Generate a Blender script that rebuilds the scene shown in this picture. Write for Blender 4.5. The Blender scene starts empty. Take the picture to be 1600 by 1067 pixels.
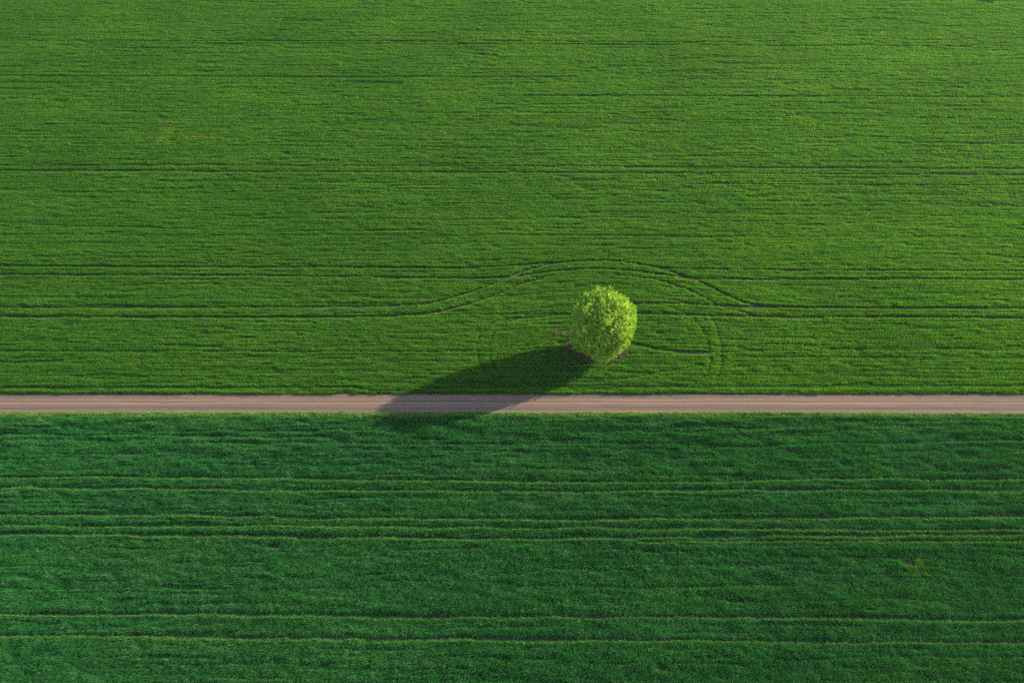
import bpy, math, random
import numpy as np

random.seed(7)
rng = np.random.default_rng(11)
S = bpy.context.scene
COL = S.collection
W_, H_, F_ = 1600.0, 1067.0, 1244.0      # photograph size and focal length in its pixels
CAM_H, PITCH = 80.0, math.radians(45)    # drone height, depression of the optical axis

# ------------------------------------------------------------------ helpers
def ground_at(px, py):
    """where the ray through a photo pixel meets the flat ground"""
    a = (px - W_ / 2) / F_
    b = (H_ / 2 - py) / F_
    dx, dy, dz = a, math.cos(PITCH) + b * math.sin(PITCH), -math.sin(PITCH) + b * math.cos(PITCH)
    t = -CAM_H / dz
    return (dx * t, dy * t)

def hash2(ix, iy, seed):
    h = (ix.astype(np.int64) * 374761393 + iy.astype(np.int64) * 668265263 + seed * 2147483647) & 0xffffffff
    h = ((h ^ (h >> 13)) * 1274126177) & 0xffffffff
    h = (h ^ (h >> 16)) & 0xffffffff
    return h / 4294967295.0

def vnoise(x, y, seed=0):
    ix, iy = np.floor(x), np.floor(y)
    fx, fy = x - ix, y - iy
    fx = fx * fx * (3 - 2 * fx); fy = fy * fy * (3 - 2 * fy)
    a = hash2(ix, iy, seed); b = hash2(ix + 1, iy, seed)
    c = hash2(ix, iy + 1, seed); d = hash2(ix + 1, iy + 1, seed)
    return (a * (1 - fx) + b * fx) * (1 - fy) + (c * (1 - fx) + d * fx) * fy

def fbm(x, y, seed=0, octv=3):
    s, amp, tot = 0, 1.0, 0
    for k in range(octv):
        s = s + amp * vnoise(x * 2 ** k + 17.3 * k, y * 2 ** k - 9.1 * k, seed + k); tot += amp; amp *= .5
    return s / tot

def mesh_obj(name, verts, faces, mat=None, parent=None, smooth=False, link=True):
    me = bpy.data.meshes.new(name)
    me.from_pydata([tuple(v) for v in verts], [], [tuple(f) for f in faces])
    me.update()
    if mat: me.materials.append(mat)
    if smooth: me.polygons.foreach_set('use_smooth', [True] * len(me.polygons))
    o = bpy.data.objects.new(name, me)
    if link: COL.objects.link(o)
    if parent: o.parent = parent
    return o

def np_quads(name, V, mat=None, parent=None, tri=False):
    """V: (n,4,3) array -> one mesh of loose quads"""
    n, k = V.shape[0], V.shape[1]
    me = bpy.data.meshes.new(name)
    me.vertices.add(n * k); me.vertices.foreach_set('co', V.reshape(-1).astype(np.float32))
    me.loops.add(n * k); me.loops.foreach_set('vertex_index', np.arange(n * k, dtype=np.int32))
    me.polygons.add(n); me.polygons.foreach_set('loop_start', np.arange(0, n * k, k, dtype=np.int32))
    me.update(calc_edges=True)
    if mat: me.materials.append(mat)
    o = bpy.data.objects.new(name, me)
    COL.objects.link(o)
    if parent: o.parent = parent
    return o

def tag(o, label=None, cat=None, group=None, kind=None):
    if label: o['label'] = label
    if cat: o['category'] = cat
    if group: o['group'] = group
    if kind: o['kind'] = kind
    return o

class NT:
    def __init__(self, name):
        self.m = bpy.data.materials.new(name); self.m.use_nodes = True
        self.t = self.m.node_tree; self.t.nodes.clear()
        self.out = self.t.nodes.new('ShaderNodeOutputMaterial')
    def n(self, typ, **kw):
        nd = self.t.nodes.new(typ)
        for k, v in kw.items():
            if k.startswith('_'): setattr(nd, k[1:], v)
            else: nd.inputs[k.replace('__', ' ')].default_value = v
        return nd
    def l(self, a, b): self.t.links.new(a, b)
    def noise(self, vec, scale, detail=3.0, rough=.55):
        nd = self.n('ShaderNodeTexNoise', Scale=scale, Detail=detail, Roughness=rough)
        self.l(vec, nd.inputs['Vector']); return nd.outputs['Fac']
    def scaled(self, vec, s):
        nd = self.n('ShaderNodeMapping'); nd.inputs['Scale'].default_value = s
        self.l(vec, nd.inputs['Vector']); return nd.outputs['Vector']
    def ramp(self, fac, stops):
        nd = self.n('ShaderNodeValToRGB'); cr = nd.color_ramp
        while len(cr.elements) < len(stops): cr.elements.new(.5)
        for e, (p, c) in zip(cr.elements, stops): e.position = p; e.color = (*c, 1)
        self.l(fac, nd.inputs['Fac']); return nd.outputs['Color']
    def mix(self, fac, a, b, mode='MIX'):
        nd = self.n('ShaderNodeMix', _data_type='RGBA', _blend_type=mode)
        for s, v in ((0, fac), (6, a), (7, b)):
            if hasattr(v, 'is_linked') or hasattr(v, 'links'): self.l(v, nd.inputs[s])
            elif s == 0: nd.inputs[0].default_value = v
            else: nd.inputs[s].default_value = (*v, 1)
        return nd.outputs[2]
    def math(self, op, a, b=None):
        nd = self.n('ShaderNodeMath', _operation=op)
        for s, v in ((0, a), (1, b)):
            if v is None: continue
            if hasattr(v, 'links'): self.l(v, nd.inputs[s])
            else: nd.inputs[s].default_value = v
        return nd.outputs[0]

def leaf_material(name, stops, trans, trans_gain, big=.05, streak=None, rnd=.35, tintcol=None, gloss=.03):
    m = NT(name)
    pos = m.n('ShaderNodeNewGeometry').outputs['Position']
    f1 = m.noise(pos, big, 4.0)
    inf = m.n('ShaderNodeObjectInfo').outputs['Random']
    f = m.math('ADD', m.math('MULTIPLY', f1, 1 - rnd), m.math('MULTIPLY', inf, rnd))
    if streak:
        f2 = m.noise(m.scaled(pos, streak), 1.0, 3.0)
        f = m.math('ADD', m.math('MULTIPLY', f, .65), m.math('MULTIPLY', f2, .35))
    col = m.ramp(f, stops)
    if tintcol:
        at = m.n('ShaderNodeAttribute', _attribute_name='tint', _attribute_type='INSTANCER')
        col = m.mix(at.outputs['Fac'], col, tintcol)
    tc = m.mix(1.0, col, trans_gain, 'MULTIPLY')
    d = m.n('ShaderNodeBsdfDiffuse'); m.l(col, d.inputs['Color'])
    t = m.n('ShaderNodeBsdfTranslucent'); m.l(tc, t.inputs['Color'])
    g = m.n('ShaderNodeBsdfGlossy', Roughness=.45); g.inputs['Color'].default_value = (.8, .85, .9, 1)
    mx = m.n('ShaderNodeMixShader', Fac=trans)
    m.l(d.outputs[0], mx.inputs[1]); m.l(t.outputs[0], mx.inputs[2])
    mx2 = m.n('ShaderNodeMixShader', Fac=gloss)
    m.l(mx.outputs[0], mx2.inputs[1]); m.l(g.outputs[0], mx2.inputs[2])
    m.l(mx2.outputs[0], m.out.inputs['Surface'])
    return m.m

def rough_material(name, build):
    m = NT(name)
    pos = m.n('ShaderNodeNewGeometry').outputs['Position']
    col, bump, dist = build(m, pos)
    p = m.n('ShaderNodeBsdfPrincipled', Roughness=.95)
    p.inputs['Specular IOR Level'].default_value = .15
    m.l(col, p.inputs['Base Color'])
    if bump is not None:
        b = m.n('ShaderNodeBump', Strength=1.0, Distance=dist); m.l(bump, b.inputs['Height'])
        m.l(b.outputs[0], p.inputs['Normal'])
    m.l(p.outputs[0], m.out.inputs['Surface'])
    return m.m

# ------------------------------------------------------------------ materials
M_up = leaf_material('upper_crop', [(.25, (.042, .185, .013)), (.5, (.070, .262, .017)), (.75, (.125, .35, .024))],
                     .60, (1.85, 1.42, .45), .045, (.03, .9, 1), tintcol=(.19, .33, .012), gloss=.014)
M_low = leaf_material('lower_crop', [(.28, (.018, .16, .034)), (.5, (.028, .215, .042)), (.72, (.050, .28, .048))],
                      .36, (1.35, 1.25, .6), .08, (.05, .6, 1), tintcol=(.15, .34, .035), gloss=.02)
M_verge = leaf_material('verge_grass', [(.3, (.07, .16, .02)), (.7, (.14, .24, .035))], .4, (1.3, 1.2, .6), .6)
M_dry = leaf_material('dry_grass', [(.25, (.10, .12, .035)), (.5, (.20, .17, .085)), (.8, (.30, .24, .14))], .25, (1.1, 1, .8), 1.2)
M_leaf = leaf_material('tree_leaf', [(.3, (.12, .32, .016)), (.48, (.29, .50, .03)), (.66, (.62, .78, .075))],
                       .18, (1.2, 1.1, .4), 1.1, rnd=.0, gloss=.03)

def _soil(m, pos):
    f = m.noise(pos, 1.2, 6.0, .65)
    c = m.ramp(f, [(.3, (.070, .064, .034)), (.55, (.112, .100, .056)), (.75, (.155, .136, .080))])
    g = m.noise(pos, .35, 5.0)
    g2 = m.ramp(g, [(.45, (0, 0, 0)), (.62, (1, 1, 1))])
    c = m.mix(m.math('MULTIPLY', g2, .6), c, (.055, .12, .025))
    # outside the cropped strip that is modelled plant by plant the sheet is young crop
    sx = m.n('ShaderNodeSeparateXYZ'); m.l(pos, sx.inputs[0])
    far = m.math('GREATER_THAN', m.math('SUBTRACT', m.math('ABSOLUTE', sx.outputs[0]),
                 m.math('ADD', m.math('MULTIPLY', m.math('ABSOLUTE', sx.outputs[1]), .6), 43.0)), 0.0)
    far2 = m.math('MAXIMUM', far, m.math('MAXIMUM', m.math('GREATER_THAN', sx.outputs[1], 232.0),
                  m.math('LESS_THAN', sx.outputs[1], 22.0)))
    st = m.noise(m.scaled(pos, (.03, 1.1, 1)), 1.0, 4.0)
    gc = m.ramp(st, [(.35, (.03, .075, .012)), (.65, (.055, .12, .018))])
    c = m.mix(far2, c, gc)
    return c, m.noise(pos, 7.0, 5.0, .7), .05
M_soil = rough_material('field_soil', _soil)

def _road(m, pos):
    sx = m.n('ShaderNodeSeparateXYZ'); m.l(pos, sx.inputs[0])
    wob = m.noise(m.scaled(pos, (.06, .15, 1)), 1.0, 3.0)
    f = m.noise(m.scaled(pos, (.035, 4.5, 1)), 1.0, 5.0, .6)
    yy = m.math('ADD', m.math('SUBTRACT', sx.outputs[1], 66.65), m.math('MULTIPLY', m.math('SUBTRACT', wob, .5), .55))
    yy = m.math('ADD', yy, m.math('MULTIPLY', m.math('SUBTRACT', f, .5), .5))
    yy = m.math('DIVIDE', yy, 3.4)
    tanc, grey, pink, weed = (.27, .175, .122), (.18, .138, .105), (.54, .235, .165), (.115, .11, .068)
    band = m.ramp(yy, [(.0, weed), (.10, tanc), (.20, grey), (.33, grey), (.38, tanc), (.45, (.22, .165, .122)), (.50, pink), (.535, pink), (.57, grey),
                       (.60, weed), (.66, weed), (.69, pink), (.715, tanc), (.84, tanc), (.92, grey), (1.0, weed)])
    c = m.mix(.42, band, m.ramp(f, [(.3, (.09, .078, .06)), (.46, (.16, .13, .10)), (.56, (.28, .175, .13)), (.63, (.46, .225, .16)), (.75, (.20, .15, .115))]))
    fine = m.noise(pos, 5.0, 6.0, .7)
    c = m.mix(.22, c, m.ramp(fine, [(.3, (.10, .08, .065)), (.7, (.26, .20, .16))]))
    pt = m.noise(m.scaled(pos, (.12, 1.4, 1)), 1.0, 3.0)
    c = m.mix(m.math('MULTIPLY', m.ramp(pt, [(.58, (0, 0, 0)), (.68, (1, 1, 1))]), .35), c, (.10, .12, .05))
    return c, m.noise(m.scaled(pos, (1.2, 5, 1)), 2.0, 5.0, .7), .04
M_road = rough_material('packed_dirt', _road)

def _bark(m, pos):
    f = m.noise(m.scaled(pos, (6, 6, 1.5)), 1.0, 5.0)
    return m.ramp(f, [(.3, (.05, .04, .03)), (.7, (.16, .13, .10))]), f, .03
M_bark = rough_material('bark', _bark)

# ------------------------------------------------------------------ tracks in the crop
def P(*pts): return [ground_at(*p) for p in pts]
# (polyline on the ground, half width in m, how much of the crop height is left in it)
UP_TRACKS = [
    (P((-120, 260), (200, 260), (800, 261), (1000, 262.5), (1600, 265), (1720, 265.5)), .22, .15),
    (P((-120, 268), (200, 269), (800, 271), (1000, 272.5), (1600, 275), (1720, 275.5)), .27, .08),
    (P((980, 288.5), (1300, 290), (1720, 291.5)), .16, .25),
    (P((200, 286), (560, 286.5), (720, 288)), .14, .4),
    (P((-120, 65.5), (400, 66), (800, 66.5), (1150, 68)), .35, .3),
    (P((300, 70.5), (700, 71), (1000, 72), (1720, 75)), .35, .35),
    (P((-120, 120), (260, 121.5), (500, 122), (900, 122.5)), .35, .4),
    (P((820, 151), (1200, 152), (1720, 154)), .35, .4),
    (P((-120, 369), (300, 369), (820, 370), (1200, 372), (1720, 374)), .14, .52),
    (P((-120, 417), (0, 417.5), (400, 419), (600, 420), (740, 421.5), (812, 416), (862, 412)), .23, .06),
    (P((-120, 430), (0, 430.5), (400, 432.5), (560, 434), (700, 436), (772, 436), (808, 433), (880, 424), (938, 421.5), (992, 425), (1037, 431), (1090, 438.0), (1180, 438), (1600, 438), (1720, 438)), .26, .05),
    (P((1015, 418), (1060, 422), (1200, 423), (1600, 425), (1720, 425.5)), .20, .10),
    (P((-120, 481), (0, 481.5), (400, 482), (560, 480.5), (640, 479), (677, 475), (722, 463), (772, 446), (812, 427), (862, 413.5), (925, 408), (970, 410), (1015, 417), (1060, 429), (1105, 447), (1150, 470), (1185, 480), (1260, 483), (1600, 483), (1720, 483.5)), .26, .06),
    (P((-120, 496), (0, 496.5), (400, 497.5), (560, 496.5), (640, 495), (690, 488), (730, 478), (772, 464), (815, 445), (850, 436)), .27, .05),
    (P((960, 431), (1020, 437), (1073, 452), (1105, 470), (1130, 482), (1180, 494)), .20, .15),
    (P((985, 475.5), (1050, 475.5), (1120, 479), (1200, 482), (1280, 483)), .26, .05),
    (P((985, 491.5), (1060, 492.5), (1120, 495), (1200, 496.8), (1600, 498), (1720, 498)), .26, .05),
    (P((640, 495), (760, 492.8), (890, 491.5)), .13, .3),
    (P((-120, 550), (300, 551), (560, 551.5), (760, 551)), .13, .35),
    (P((1100, 552), (1250, 549), (1600, 548), (1720, 548)), .11, .35),
    (P((985, 537), (1004, 541), (1020, 546), (1045, 549), (1080, 553), (1110, 552.5)), .33, .15),
    (P((1140, 561), (1220, 560), (1420, 560)), .14, .52),
    (P((-120, 608), (80, 608), (300, 607.5), (560, 607)), .25, .55),
    (P((700, 607), (900, 606), (1180, 606), (1600, 605), (1720, 605)), .22, .6),
    (P((1050, 491), (1080, 496), (1090, 505), (1104, 526), (1110, 550), (1110, 572), (1102, 590), (1080, 604)), .15, .48),
    (P((1108, 492), (1118, 506), (1128, 545), (1128, 572), (1118, 600)), .14, .52),
    (P((880, 493), (820, 496), (775, 504), (752, 518), (745, 545), (752, 575), (764, 606)), .15, .36),
    (P((850, 497), (800, 501), (776, 512), (764, 540), (768, 570), (790, 600)), .13, .5),
    (P((1100, 572), (1040, 582), (985, 592), (930, 598), (860, 600)), .13, .5),
    (P((1540, 399), (1570, 402), (1600, 404)), .28, .45),
    (P((742, 87.5), (760, 87.8), (774, 88.5)), .5, .15),
    (P((555, 131), (600, 131), (625, 133)), .7, .5),
    (P((445, 33), (500, 34)), .9, .5), (P((1525, 2), (1545, 5)), 1.0, .4),
]
LOW_TRACKS = [
    (P((-120, 744), (0, 744), (200, 745), (500, 748), (800, 753), (1100, 754), (1200, 750), (1300, 747), (1600, 749), (1720, 749)), .15, .35),
    (P((-120, 761), (0, 761), (200, 762), (500, 766), (800, 768), (1100, 766), (1300, 765), (1600, 765), (1720, 765)), .165, .15),
    (P((-120, 802), (0, 803), (200, 803.5), (500, 808.5), (800, 811), (1100, 810), (1350, 807), (1600, 806), (1720, 806)), .19, .05),
    (P((-120, 818), (0, 820), (200, 821), (500, 822), (800, 824), (1100, 825), (1350, 828), (1600, 828), (1720, 828)), .15, .45),
    (P((-120, 833), (0, 834), (200, 834), (500, 838), (700, 841), (850, 842), (1100, 838), (1350, 836), (1600, 835), (1720, 835)), .19, .06),
    (P((1000, 846), (1100, 845), (1350, 845), (1600, 845.5), (1720, 845.5)), .12, .2),
    (P((-120, 956), (0, 957), (200, 957.5), (500, 960), (800, 963), (1100, 962), (1350, 966), (1600, 968), (1720, 969)), .18, .10),
    (P((-120, 990), (0, 991), (200, 991.5), (500, 996), (800, 998), (1100, 998.5), (1350, 1001), (1600, 1002), (1720, 1002)), .19, .05),
    (P((-120, 679), (0, 679), (250, 682), (520, 684)), .20, .5),
    (P((330, 692), (600, 694), (900, 693), (1100, 694)), .17, .55),
    (P((1100, 700), (1250, 694), (1400, 692), (1720, 687)), .17, .5),
    (P((425, 855), (435, 856)), .30, .1), (P((1410, 880), (1424, 881)), .28, .1),
    (P((1030, 1043), (1040, 1044)), .25, .1), (P((395, 725), (402, 725)), .28, .2),
]

def track_factor(x, y, tracks):
    """fraction of the crop height left at each point"""
    f = np.ones_like(x)
    for poly, hw, left in tracks:
        px = np.array([p[0] for p in poly]); py = np.array([p[1] for p in poly])
        m = (x > px.min() - 1) & (x < px.max() + 1) & (y > py.min() - 1.5) & (y < py.max() + 1.5)
        idx = np.nonzero(m)[0]
        if len(idx) == 0: continue
        qx, qy = x[idx], y[idx]
        # a smooth line through the marks
        n = max(2, int(6 * len(px)))
        tt = np.linspace(0, len(px) - 1, n); k = np.arange(len(px))
        sx, sy = np.interp(tt, k, px), np.interp(tt, k, py)
        if len(px) > 3:
            for _ in range(5):
                sx[1:-1] = (sx[:-2] + sx[1:-1] * 2 + sx[2:]) / 4; sy[1:-1] = (sy[:-2] + sy[1:-1] * 2 + sy[2:]) / 4
        d = np.full(len(idx), 1e9)
        for a in range(n - 1):
            vx, vy = sx[a + 1] - sx[a], sy[a + 1] - sy[a]
            L2 = vx * vx + vy * vy + 1e-9
            t = np.clip(((qx - sx[a]) * vx + (qy - sy[a]) * vy) / L2, 0, 1)
            d = np.minimum(d, np.hypot(qx - sx[a] - t * vx, qy - sy[a] - t * vy))
        wob = .88 + .24 * vnoise(qx * .5, qy * .5 + hw * 50, 5)
        hwv = hw * wob
        g = np.where(d < hwv, left, np.where(d < hwv + .08, .5 * (1 + left), 1.0))
        f[idx] = np.minimum(f[idx], g)
    return f

# ------------------------------------------------------------------ instanced crop
def blade_clump(name, mat, n, lx, ly, h, wid, lean=(0, 0), spread=.35, seed=0):
    r = np.random.default_rng(seed)
    bx = r.uniform(-lx / 2, lx / 2, n); by = r.normal(0, ly / 2, n)
    az = r.uniform(0, 2 * np.pi, n); hh = h * r.uniform(.6, 1.15, n)
    out = np.abs(r.normal(spread, .2, n)) * hh
    dx, dy = np.cos(az), np.sin(az)
    wx, wy = -dy * wid / 2, dx * wid / 2
    tw = r.uniform(-.9, .9, n); c, s = np.cos(tw), np.sin(tw)
    wx, wy = wx * c - wy * s, wx * s + wy * c
    V = np.zeros((n, 5, 3))
    m = .55
    b = np.stack([bx, by, np.full(n, -.02)], 1)
    mid = b + np.stack([dx * out * .3 + lean[0] * hh * .35, dy * out * .3 + lean[1] * hh * .35, hh * m + .02], 1)
    tip = b + np.stack([dx * out + lean[0] * hh, dy * out + lean[1] * hh, hh], 1)
    w = np.stack([wx, wy, np.zeros(n)], 1)
    V[:, 0] = b - w * .6; V[:, 1] = b + w * .6; V[:, 2] = mid + w; V[:, 3] = mid - w; V[:, 4] = tip
    verts = V.reshape(-1, 3); faces = []
    for i in range(n):
        o = i * 5; faces += [(o, o + 1, o + 2, o + 3), (o + 3, o + 2, o + 4)]
    return mesh_obj(name, verts, faces, mat, link=False)

def scatter(name, protos, x, y, rot, scl, tint, z=None):
    n = len(x)
    me = bpy.data.meshes.new(name)
    me.vertices.add(n)
    co = np.zeros((n, 3), np.float32); co[:, 0] = x; co[:, 1] = y
    if z is not None: co[:, 2] = z
    me.vertices.foreach_set('co', co.ravel())
    for nm, typ, data, key in (('rot', 'FLOAT_VECTOR', rot, 'vector'), ('scl', 'FLOAT_VECTOR', scl, 'vector'),
                               ('tint', 'FLOAT', tint, 'value'), ('pick', 'INT', rng.integers(0, len(protos), n), 'value')):
        a = me.attributes.new(nm, typ, 'POINT')
        a.data.foreach_set(key, np.ascontiguousarray(data, dtype=np.int32 if typ == 'INT' else np.float32).ravel())
    me.update()
    o = bpy.data.objects.new(name, me); COL.objects.link(o)
    c = bpy.data.collections.new(name + '_clumps')
    for p in protos: c.objects.link(p)
    g = bpy.data.node_groups.new(name + '_scatter', 'GeometryNodeTree')
    g.interface.new_socket('Geometry', in_out='INPUT', socket_type='NodeSocketGeometry')
    g.interface.new_socket('Geometry', in_out='OUTPUT', socket_type='NodeSocketGeometry')
    gi, go = g.nodes.new('NodeGroupInput'), g.nodes.new('NodeGroupOutput')
    ci = g.nodes.new('GeometryNodeCollectionInfo'); ci.inputs['Collection'].default_value = c
    ci.inputs['Separate Children'].default_value = True; ci.inputs['Reset Children'].default_value = True
    ip = g.nodes.new('GeometryNodeInstanceOnPoints'); ip.inputs['Pick Instance'].default_value = True
    def attr(nm, dt):
        a = g.nodes.new('GeometryNodeInputNamedAttribute'); a.data_type = dt; a.inputs['Name'].default_value = nm
        return [s for s in a.outputs if s.enabled and s.name == 'Attribute'][0]
    g.links.new(gi.outputs[0], ip.inputs['Points'])
    g.links.new(ci.outputs[0], ip.inputs['Instance'])
    g.links.new(attr('pick', 'INT'), ip.inputs['Instance Index'])
    g.links.new(attr('rot', 'FLOAT_VECTOR'), ip.inputs['Rotation'])
    g.links.new(attr('scl', 'FLOAT_VECTOR'), ip.inputs['Scale'])
    g.links.new(ip.outputs[0], go.inputs[0])
    md = o.modifiers.new('scatter', 'NODES'); md.node_group = g
    return o

def half_width(y):      # the strip the lens could see, plus a margin on either side
    return .6 * np.abs(y) + 39.0

def rows(y0, y1, dy, dx, shear):
    xs, ys, rid = [], [], []
    k = 0; y = y0
    while y < y1:
        hw = float(half_width(y))
        x = np.arange(-hw, hw, dx) + rng.uniform(0, dx)
        xs.append(x + rng.uniform(-.15, .15, len(x)) * dx); ys.append(y - shear * x); rid.append(np.full(len(x), k))
        y += dy * rng.uniform(.94, 1.06); k += 1
    return np.concatenate(xs), np.concatenate(ys), np.concatenate(rid)

TREE = (12.15, 77.75); ISL = (12.0, 78.35)
ROAD_Y0, ROAD_Y1 = 66.65, 70.05
def road_north(x): return ROAD_Y1 + .10 * (vnoise(x * .12, x * 0, 31) - .5) + .10 * (vnoise(x * 1.3, x * 0, 32) - .5)
def road_south(x): return ROAD_Y0 - .002 * 0 * x + .30 * (vnoise(x * .03, x * 0 + 3, 33) - .5) + .18 * (vnoise(x * .9, x * 0, 34) - .5)

# --- upper field
parts = []
for (a, b, dy, dx, sc) in ((69.2, 112, .20, .34, 1.0), (112, 236, .28, .44, 1.2)):
    x, y, rid = rows(a, b, dy, dx, .0052 if a > 100 else .0045)
    parts.append((x, y, rid + (0 if a < 100 else 5000), np.full(len(x), sc)))
x, y, rid, sc = [np.concatenate(q) for q in zip(*parts)]
# the drill swerved round the tree
ex = (x - 15) / 17.0
bow = 2.6 * np.exp(-ex ** 2) * np.exp(-((y - 88) / 7.5) ** 2)
y = y + bow
y2 = y - 1.6 * np.exp(-((x - 14) / 13.0) ** 2) * np.exp(-((y - 73.5) / 3.2) ** 2) * 0
rt = np.hypot((x - ISL[0]) / 4.3, (y - ISL[1]) / 2.4)
keep = (y > road_north(x) + .02) & (rt > .93 + .2 * vnoise(x * .8, y * .8, 3))
tf = track_factor(x, y, UP_TRACKS)
# row by row differences: seeding gaps and thin rows that run some metres
streak = vnoise(x / 9.0 + rid * 7.7, rid * 1.0, 41)
streak2 = vnoise(x / 26.0 + rid * 3.1, np.floor(rid / 3) * 1.0 + .5, 42)
streak3 = vnoise(x / 2.6 + rid * 9.1, rid * 1.0, 46)
streak4 = vnoise(x / 14.0 + rid * 2.7, np.floor(rid / 2) * 1.0, 47)
third = 1 - .20 * (rid % 3 == 0) * np.clip(1.6 * vnoise(x / 16.0 + rid * 3.3, rid * 1.0, 53) - .15, 0, 1)
gap = third * np.where(streak > .84, .58, 1.0) * np.where(streak2 > .86, .72, 1.0) * np.where(streak3 > .80, .62, 1.0) * np.where((streak4 > .84) & (y > 105), .55, 1.0)
low = fbm(x * .05, y * .09, 43, 3); mid = fbm(x * .45, y * .8, 44, 2)
hgt = .82 + .40 * low + .26 * (mid - .5) + .32 * (vnoise(x * .8, y * 2.6, 45) - .5)
hgt *= np.maximum(tf, .15) * (.85 + .3 * streak2) * gap
keep &= (hgt > .10) & (rng.random(len(x)) < np.clip(tf * 2.2 + .05, 0, 1))
keep &= ~((tf < .20) & (rng.random(len(x)) > .50))
# lighter patch of other plants on the left
def patch(x, y, pts, r):
    d = np.full(len(x), 1e9)
    for (ax, ay), (bx, by) in zip(pts[:-1], pts[1:]):
        vx, vy = bx - ax, by - ay
        t = np.clip(((x - ax) * vx + (y - ay) * vy) / (vx * vx + vy * vy), 0, 1)
        d = np.minimum(d, np.hypot(x - ax - t * vx, y - ay - t * vy))
    return np.clip(1.3 - d / r, 0, 1)
tint = 1.0 * patch(x, y, P((253, 220), (264, 208), (272, 196)), .9) * (vnoise(x * 2, y * 2, 9) > .3)
tint = np.maximum(tint, .45 * patch(x, y, P((260, 214), (330, 216)), 1.3) * (vnoise(x * .6, y * 2, 9) > .45))
tint = np.maximum(tint, .15 * (vnoise(x * .25, y * .8, 48) > .86))
tint = np.maximum(tint, .15 * np.clip((vnoise(x * .07, y * .6, 49) - .7) * 5, 0, 1))
fr = (tf > .9) & (track_factor(x, y + .28, UP_TRACKS) < .5); tint = np.maximum(tint, .12 * fr); hgt = hgt * (1 + .12 * fr)  # sunlit rim on the near side of tracks, painted in as lighter tint
x, y, hgt, sc, tint = [q[keep] for q in (x, y, hgt, sc, tint)]
n = len(x)
tw = fbm(x * .3, y * .4, 51, 2) - .5
tv = fbm(x * .3, y * .4, 52, 2) - .5
rot = np.stack([tv * .22, tw * .22, rng.choice([0, np.pi], n) + rng.normal(0, .15, n)], 1)
scl = np.stack([sc * rng.uniform(.9, 1.15, n), sc * rng.uniform(.8, 1.2, n), hgt * (.85 + .15 * sc)], 1)
protos = [blade_clump('crop_clump', M_up, 46, .40, .11, .42, .036, (0, -.05), .5, 100 + i) for i in range(10)]
tag(scatter('upper_crop', protos, x, y, rot, scl, tint), 'bright green young crop in fine rows filling the field beyond the dirt road', 'crop', kind='stuff')
N_UP = n

# --- lower field: taller, bluer, combed towards the road by the wind
x, y, rid = rows(22.0, ROAD_Y0 + .3, .21, .26, .002)
y = y + .25 * (fbm(x * .05, y * .3, 60, 2) - .5)
keep = (y < road_south(x))
tf = track_factor(x, y, LOW_TRACKS)
streak = vnoise(x / 11.0 + rid * 5.3, rid * 1.0, 61)
w1 = fbm(x * .22, y * .85, 62, 3); w2 = fbm(x * .9 + y * .5, y * 1.7, 63, 2); w3 = vnoise(x * .06, y * .55, 64)
tf = np.maximum(tf, .17)
w4 = fbm(x * .30 + 3, y * 1.75, 67, 2)
band = .48 + .52 * np.clip((y - 55) / 5, 0, 1)
hgt = .36 + .42 * w1 + .45 * w2 + .22 * w3 + .62 * (np.clip((w4 - .30) * 1.6, 0, 1) - .35) * band
near = np.minimum(track_factor(x, y + .22, LOW_TRACKS), track_factor(x, y - .25, LOW_TRACKS)) < .5
hgt = np.where(near, .84 + .12 * (w2 - .5), hgt)
hgt *= np.where(streak > .80, .62, 1.0)
edge = np.clip((ROAD_Y0 - y) / .8, 0, 1)
hgt *= tf * (.6 + .4 * edge)
keep &= (rng.random(len(x)) < np.clip(tf * 2.0 + .05, 0, 1)) & (hgt > .08)
keep &= ~((tf < .3) & (rng.random(len(x)) > .45))
tint = 1.25 * np.clip(1.7 - (ROAD_Y0 - y) / .5, 0, 1) * rng.uniform(.5, 1, len(x))
tint = np.maximum(tint, .7 * patch(x, y, P((1425, 884), (1445, 888)), 1.3) * (vnoise(x * 3, y * 3, 9) > .4))
fr = (tf > .6) & (np.minimum(track_factor(x, y + .2, LOW_TRACKS), track_factor(x, y + .32, LOW_TRACKS)) < .5); tint = np.maximum(tint, .34 * fr); hgt = hgt * (1 + .12 * fr)  # bright line where sun catches the track's near edge, put into the crop colour
tint = np.maximum(tint, .10 * np.clip((fbm(x * .08, y * .5, 66, 2) - .58) * 6, 0, 1))
x, y, hgt, tint, w1, w2 = [q[keep] for q in (x, y, hgt, tint, w1, w2)]
n = len(x)
rot = np.stack([(w1 - .45) * 1.3 + .1, (w2 - .5) * .9, rng.normal(0, .3, n)], 1)
scl = np.stack([rng.uniform(.85, 1.2, n), rng.uniform(.85, 1.2, n), hgt], 1)
protos = [blade_clump('crop_clump', M_low, 36, .30, .11, .62, .030, (-.12, -.22), .34, 200 + i) for i in range(10)]
tag(scatter('lower_crop', protos, x, y, rot, scl, tint), 'deep green taller grassy crop filling the field on the near side of the dirt road', 'crop', kind='stuff')
print('instances', N_UP, n)

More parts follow.
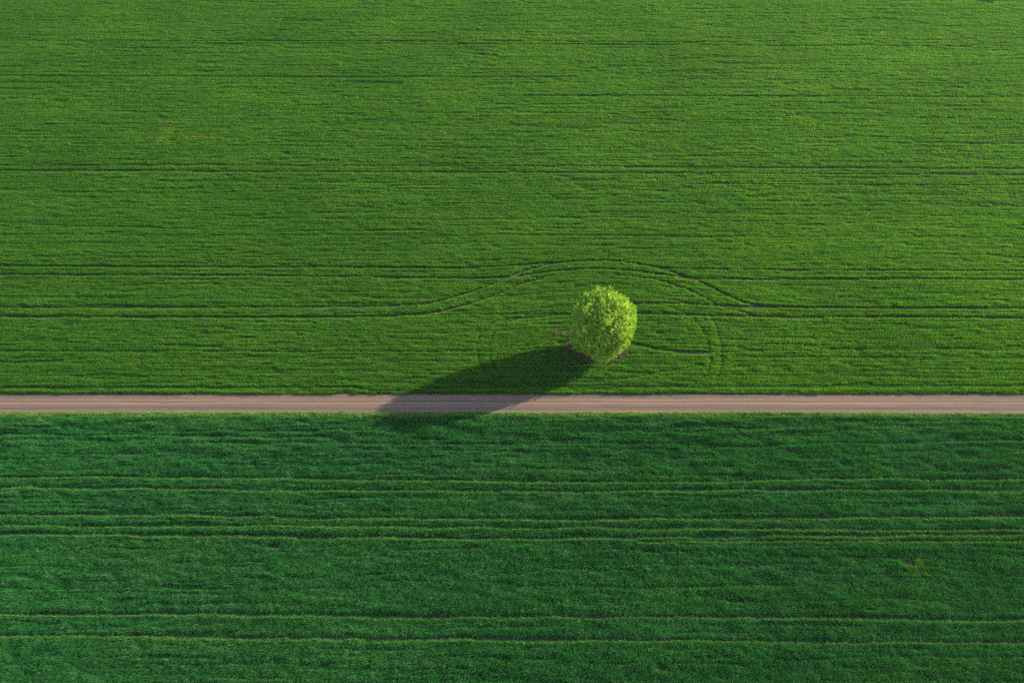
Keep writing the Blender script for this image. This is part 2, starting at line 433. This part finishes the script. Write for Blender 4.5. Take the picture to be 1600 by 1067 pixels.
# --- grass on the road verges and dry grass round the foot of the tree
x = np.concatenate([rng.uniform(-110, 110, 900), rng.uniform(-110, 110, 2600)])
yn = road_north(x[:900]) + rng.normal(-.05, .10, 900)
ys = road_south(x[900:]) + rng.normal(-.02, .07, 2600)
y = np.concatenate([yn, ys]); n = len(x)
k = (vnoise(x * .35, x * 0, 71) > .35) | (np.arange(n) > 900)
x, y = x[k], y[k]; n = len(x)
rot = np.stack([rng.normal(0, .15, n), rng.normal(0, .15, n), rng.uniform(0, 6.28, n)], 1)
scl = np.stack([rng.uniform(.5, 1.0, n)] * 3, 1)
protos = [blade_clump('grass_tuft', M_verge, 22, .18, .09, .26, .022, (0, 0), .6, 300 + i) for i in range(5)]
tag(scatter('verge_grass', protos, x, y, rot, scl, np.zeros(n)), 'pale yellow green grass tufts along both edges of the dirt road', 'grass', kind='stuff')

n0 = 2600
a = rng.uniform(0, 2 * np.pi, n0); r = np.sqrt(rng.uniform(.0, 1.15, n0))
x = ISL[0] + 4.2 * r * np.cos(a); y = ISL[1] + 2.4 * r * np.sin(a)
x2 = 7.6 + rng.normal(0, 1.2, 120); y2 = 81.2 + rng.normal(0, .7, 120)
x = np.concatenate([x, x2]); y = np.concatenate([y, y2]); n = len(x)
rot = np.stack([rng.normal(0, .35, n), rng.normal(0, .35, n), rng.uniform(0, 6.28, n)], 1)
s = rng.uniform(.5, 1.25, n); scl = np.stack([s, s, s * rng.uniform(.7, 1.3, n)], 1)
protos = [blade_clump('dry_tuft', M_dry, 26, .30, .14, .42, .020, (0, 0), .9, 400 + i) for i in range(5)]
tag(scatter('dry_grass', protos, x, y, rot, scl, np.zeros(n)), 'dry tan grass and weeds on the bare island around the tree foot', 'dry grass', kind='stuff')

# ------------------------------------------------------------------ ground and road
g = mesh_obj('ground', [(-1500, -1200, 0), (1500, -1200, 0), (1500, 2200, 0), (-1500, 2200, 0)], [(0, 1, 2, 3)], M_soil)
tag(g, kind='structure')

nx, ny = 900, 26
X = np.linspace(-260, 260, nx)
V = []
for j in range(ny):
    t = j / (ny - 1)
    yy = (ROAD_Y0 - .35) * (1 - t) + (ROAD_Y1 + .15) * t
    yl = np.full(nx, yy)
    s = (t - .5) * 3.5
    rut = -.05 * (math.exp(-((s - .85) / .25) ** 2) + math.exp(-((s + .85) / .25) ** 2)) + .03 * math.exp(-(s / .3) ** 2)
    z = .075 + rut + .03 * (fbm(X * .5, yl * 5, 81, 2) - .5)
    if j in (0, ny - 1): z = np.full(nx, -.02)
    V.append(np.stack([X, yl, z], 1))
V = np.concatenate(V)
Fc = [(j * nx + i, j * nx + i + 1, (j + 1) * nx + i + 1, (j + 1) * nx + i) for j in range(ny - 1) for i in range(nx - 1)]
tag(mesh_obj('dirt_road', V, Fc, M_road, smooth=True), kind='structure')

# low bank of soil that the tree stands on
nr, na = 8, 40
V = [(ISL[0], ISL[1], .45)]; Fc = []
for i in range(1, nr + 1):
    q = i / nr
    for k in range(na):
        a = 2 * math.pi * k / na
        rr = q * (1 + .08 * math.sin(3 * a + 1) + .05 * math.sin(7 * a))
        V.append((ISL[0] + 4.2 * rr * math.cos(a), ISL[1] + 2.4 * rr * math.sin(a),
                  .45 * (1 - q ** 2.2) - (.04 if i == nr else 0) + random.uniform(-.04, .04) * (i < nr)))
for k in range(na): Fc.append((0, 1 + k, 1 + (k + 1) % na))
for i in range(nr - 1):
    for k in range(na):
        p, q2 = 1 + i * na, 1 + (i + 1) * na
        Fc.append((p + k, q2 + k, q2 + (k + 1) % na, p + (k + 1) % na))
tag(mesh_obj('soil_bank', V, Fc, M_soil, smooth=True), kind='structure')

# ------------------------------------------------------------------ the tree
tree = bpy.data.objects.new('deciduous_tree', None); COL.objects.link(tree)
tree.location = (TREE[0], TREE[1], 0)
tag(tree, 'lone round tree in fresh lime green leaf beside the dirt road', 'tree')

def tube_mesh(paths, sides=8):
    V, Fc = [], []
    for pts, rad in paths:
        base = len(V)
        for i, p in enumerate(pts):
            d = np.array(pts[min(i + 1, len(pts) - 1)]) - np.array(pts[max(i - 1, 0)])
            d = d / (np.linalg.norm(d) + 1e-9)
            u = np.cross(d, (0, 1, .01) if abs(d[1]) < .9 else (1, 0, 0)); u /= np.linalg.norm(u); v = np.cross(d, u)
            for k in range(sides):
                a = 2 * math.pi * k / sides
                V.append(tuple(np.array(p) + rad[i] * (math.cos(a) * u + math.sin(a) * v)))
        for i in range(len(pts) - 1):
            for k in range(sides):
                a, b = base + i * sides, base + (i + 1) * sides
                Fc.append((a + k, a + (k + 1) % sides, b + (k + 1) % sides, b + k))
        e = base + (len(pts) - 1) * sides
        Fc.append(tuple(e + k for k in range(sides)))
    return V, Fc

V, Fc = tube_mesh([([(0, 0, .2), (.02, 0, .5), (.05, .03, 1.1), (.02, .06, 1.9), (.05, 0, 2.6)], [.62, .46, .40, .36, .26])], 14)
mesh_obj('trunk', V, Fc, M_bark, tree, True)
CZ, CA, CC = 5.45, 4.0, 4.35           # crown centre height and half axes
def crown_r(ux, uy, uz):
    """lumpy outline of the crown, as a factor on the ellipsoid"""
    az = np.arctan2(uy, ux); el = np.arcsin(np.clip(uz, -1, 1))
    l = fbm(az * 2.2 + 20, el * 2.6 + 7, 91, 3)
    l2 = np.sin(az * 5 + 2 * el) * np.sin(el * 6 + 1.3 * az)
    ca = np.sqrt(np.clip(1 - uz * uz, 0, 1)); sup = (ca ** 3.2 + np.abs(uz) ** 3.2) ** (-1 / 3.2)
    return sup * (.945 + .30 * (l - .5) + .03 * l2 - .14 * np.clip(uz - .1, 0, 1) * np.clip(-ux, 0, 1))
limb_tips = []
for k in range(11):
    a = 2 * math.pi * k / 11 + random.uniform(-.2, .2)
    el = random.choice([.15, .45, .8, 1.1])
    tip = np.array([math.cos(a) * math.cos(el) * CA * .85, math.sin(a) * math.cos(el) * CA * .85, CZ + math.sin(el) * CC * .8 - .6])
    st = np.array([.03, .02, random.uniform(1.3, 2.5)])
    pts, rad = [], []
    for i in range(7):
        t = i / 6
        p = st * (1 - t) + tip * t; p = p + np.array([0, 0, -.8 * math.sin(math.pi * t) * (1 - math.sin(el))]) + np.random.RandomState(k * 9 + i).uniform(-.12, .12, 3) * (i > 0)
        pts.append(p); rad.append(.17 * (1 - t) ** .8 + .02)
    paths = [(pts, rad)]
    for j in (2, 3, 4, 5):
        for s_ in range(2):
            d = np.random.RandomState(k * 77 + j * 5 + s_).normal(0, 1, 3); d[2] = abs(d[2]) + .4; d /= np.linalg.norm(d)
            q = [pts[j] + d * t for t in (0, .6, 1.2, 1.7)]
            paths.append((q, [.05, .035, .022, .01]))
    V, Fc = tube_mesh(paths, 6)
    mesh_obj('limb', V, Fc, M_bark, tree, True)

# foliage: upright leafy shoots over a lumpy shell, thinner inside
def shoots(n, rmin, rmax, leaves, ln, lw, ll, seed):
    r = np.random.default_rng(seed)
    u = r.normal(0, 1, (n, 3)); u /= np.linalg.norm(u, axis=1)[:, None]
    cr = crown_r(u[:, 0], u[:, 1], u[:, 2])
    rr = cr * r.uniform(rmin ** 2, rmax ** 2, n) ** .5
    o = u * rr[:, None] * np.array([CA, CA, CC]); o[:, 2] += CZ
    hol = vnoise(np.arctan2(u[:, 1], u[:, 0]) * 4.2 + 30, np.arcsin(u[:, 2]) * 4.2 + 11, 95)
    k = (o[:, 2] > .8) & ((hol > .21) | (rr < .84 * cr))
    o, u = o[k], u[k]; n = len(o)
    d = u * .55 + np.array([0, 0, .75]) + r.normal(0, .22, (n, 3)); d /= np.linalg.norm(d, axis=1)[:, None]
    L = ln * r.uniform(.6, 1.25, n)
    t = r.random((n, leaves))
    c = o[:, None] + d[:, None] * (t * L[:, None])[..., None] + r.normal(0, 1, (n, leaves, 3)) * (.13 * (1.15 - t))[..., None]
    c = c.reshape(-1, 3); m = len(c)
    dd = np.repeat(d, leaves, 0)
    ax = dd * .7 + r.normal(0, .6, (m, 3)); ax /= np.linalg.norm(ax, axis=1)[:, None]
    uo = np.repeat(u, leaves, 0); nn = uo * 1.1 + np.array([.40, .15, .35]) + r.normal(0, .42, (m, 3)); sd = np.cross(ax, nn); sd /= np.linalg.norm(sd, axis=1)[:, None]
    s = r.uniform(.7, 1.2, m)[:, None]
    V = np.stack([c, c + ax * ll * .45 * s + sd * lw * .5 * s, c + ax * ll * s, c + ax * ll * .45 * s - sd * lw * .5 * s], 1)
    return V
Vq = np.concatenate([shoots(3500, .80, 1.0, 34, .62, .085, .14, 1), shoots(750, .99, 1.05, 34, .55, .085, .14, 3), shoots(1300, .35, .82, 20, .6, .10, .16, 2)])
np_quads('crown', Vq, M_leaf, tree)

# ------------------------------------------------------------------ the air: faint even haze round everything
hz = NT('haze_air')
hv = hz.n('ShaderNodeVolumePrincipled', Density=.00007, Anisotropy=.2); hv.inputs['Color'].default_value = (.82, .9, 1, 1)
hz.l(hv.outputs[0], hz.out.inputs['Volume'])
bx = [(x_, y_, z_) for z_ in (-1.0, 100.0) for (x_, y_) in ((-1510, -1210), (1510, -1210), (1510, 2210), (-1510, 2210))]
tag(mesh_obj('haze', bx, [(3, 2, 1, 0), (4, 5, 6, 7), (0, 1, 5, 4), (1, 2, 6, 5), (2, 3, 7, 6), (3, 0, 4, 7)], hz.m), 'thin pale haze over the fields', 'haze', kind='stuff')

# ------------------------------------------------------------------ light, sky, camera
SUN_AZ = math.radians(23.7)          # direction towards the sun, from +X
SUN_EL = math.radians(17.6)
sd = np.array([math.cos(SUN_EL) * math.cos(SUN_AZ), math.cos(SUN_EL) * math.sin(SUN_AZ), math.sin(SUN_EL)])
L = bpy.data.lights.new('sun', 'SUN'); L.energy = 5.0; L.angle = math.radians(.5); L.color = (1, .87, .68)
lo = bpy.data.objects.new('sun', L); COL.objects.link(lo)
from mathutils import Vector
lo.rotation_euler = Vector(sd).to_track_quat('Z', 'Y').to_euler()
w = bpy.data.worlds.new('World'); S.world = w; w.use_nodes = True
nt = w.node_tree; bg = nt.nodes['Background']
sky = nt.nodes.new('ShaderNodeTexSky'); sky.sky_type = 'NISHITA'; sky.sun_disc = False
sky.sun_elevation = SUN_EL; sky.sun_rotation = math.pi / 2 - SUN_AZ
nt.links.new(sky.outputs[0], bg.inputs[0]); bg.inputs[1].default_value = .125

cam = bpy.data.cameras.new('camera'); cam.sensor_width = 36; cam.lens = 36 * F_ / W_; cam.clip_end = 12000; cam.clip_start = .5
co = bpy.data.objects.new('camera', cam); COL.objects.link(co)
co.location = (0, 0, CAM_H); co.rotation_euler = (math.pi / 2 - PITCH, 0, 0)
S.camera = co
S.view_settings.view_transform = 'Standard'; S.view_settings.look = 'None'
S.view_settings.exposure = 1.03; S.view_settings.gamma = 1
S.cycles.max_bounces = 6; S.cycles.diffuse_bounces = 4; S.cycles.transmission_bounces = 4
S.cycles.use_denoising = False
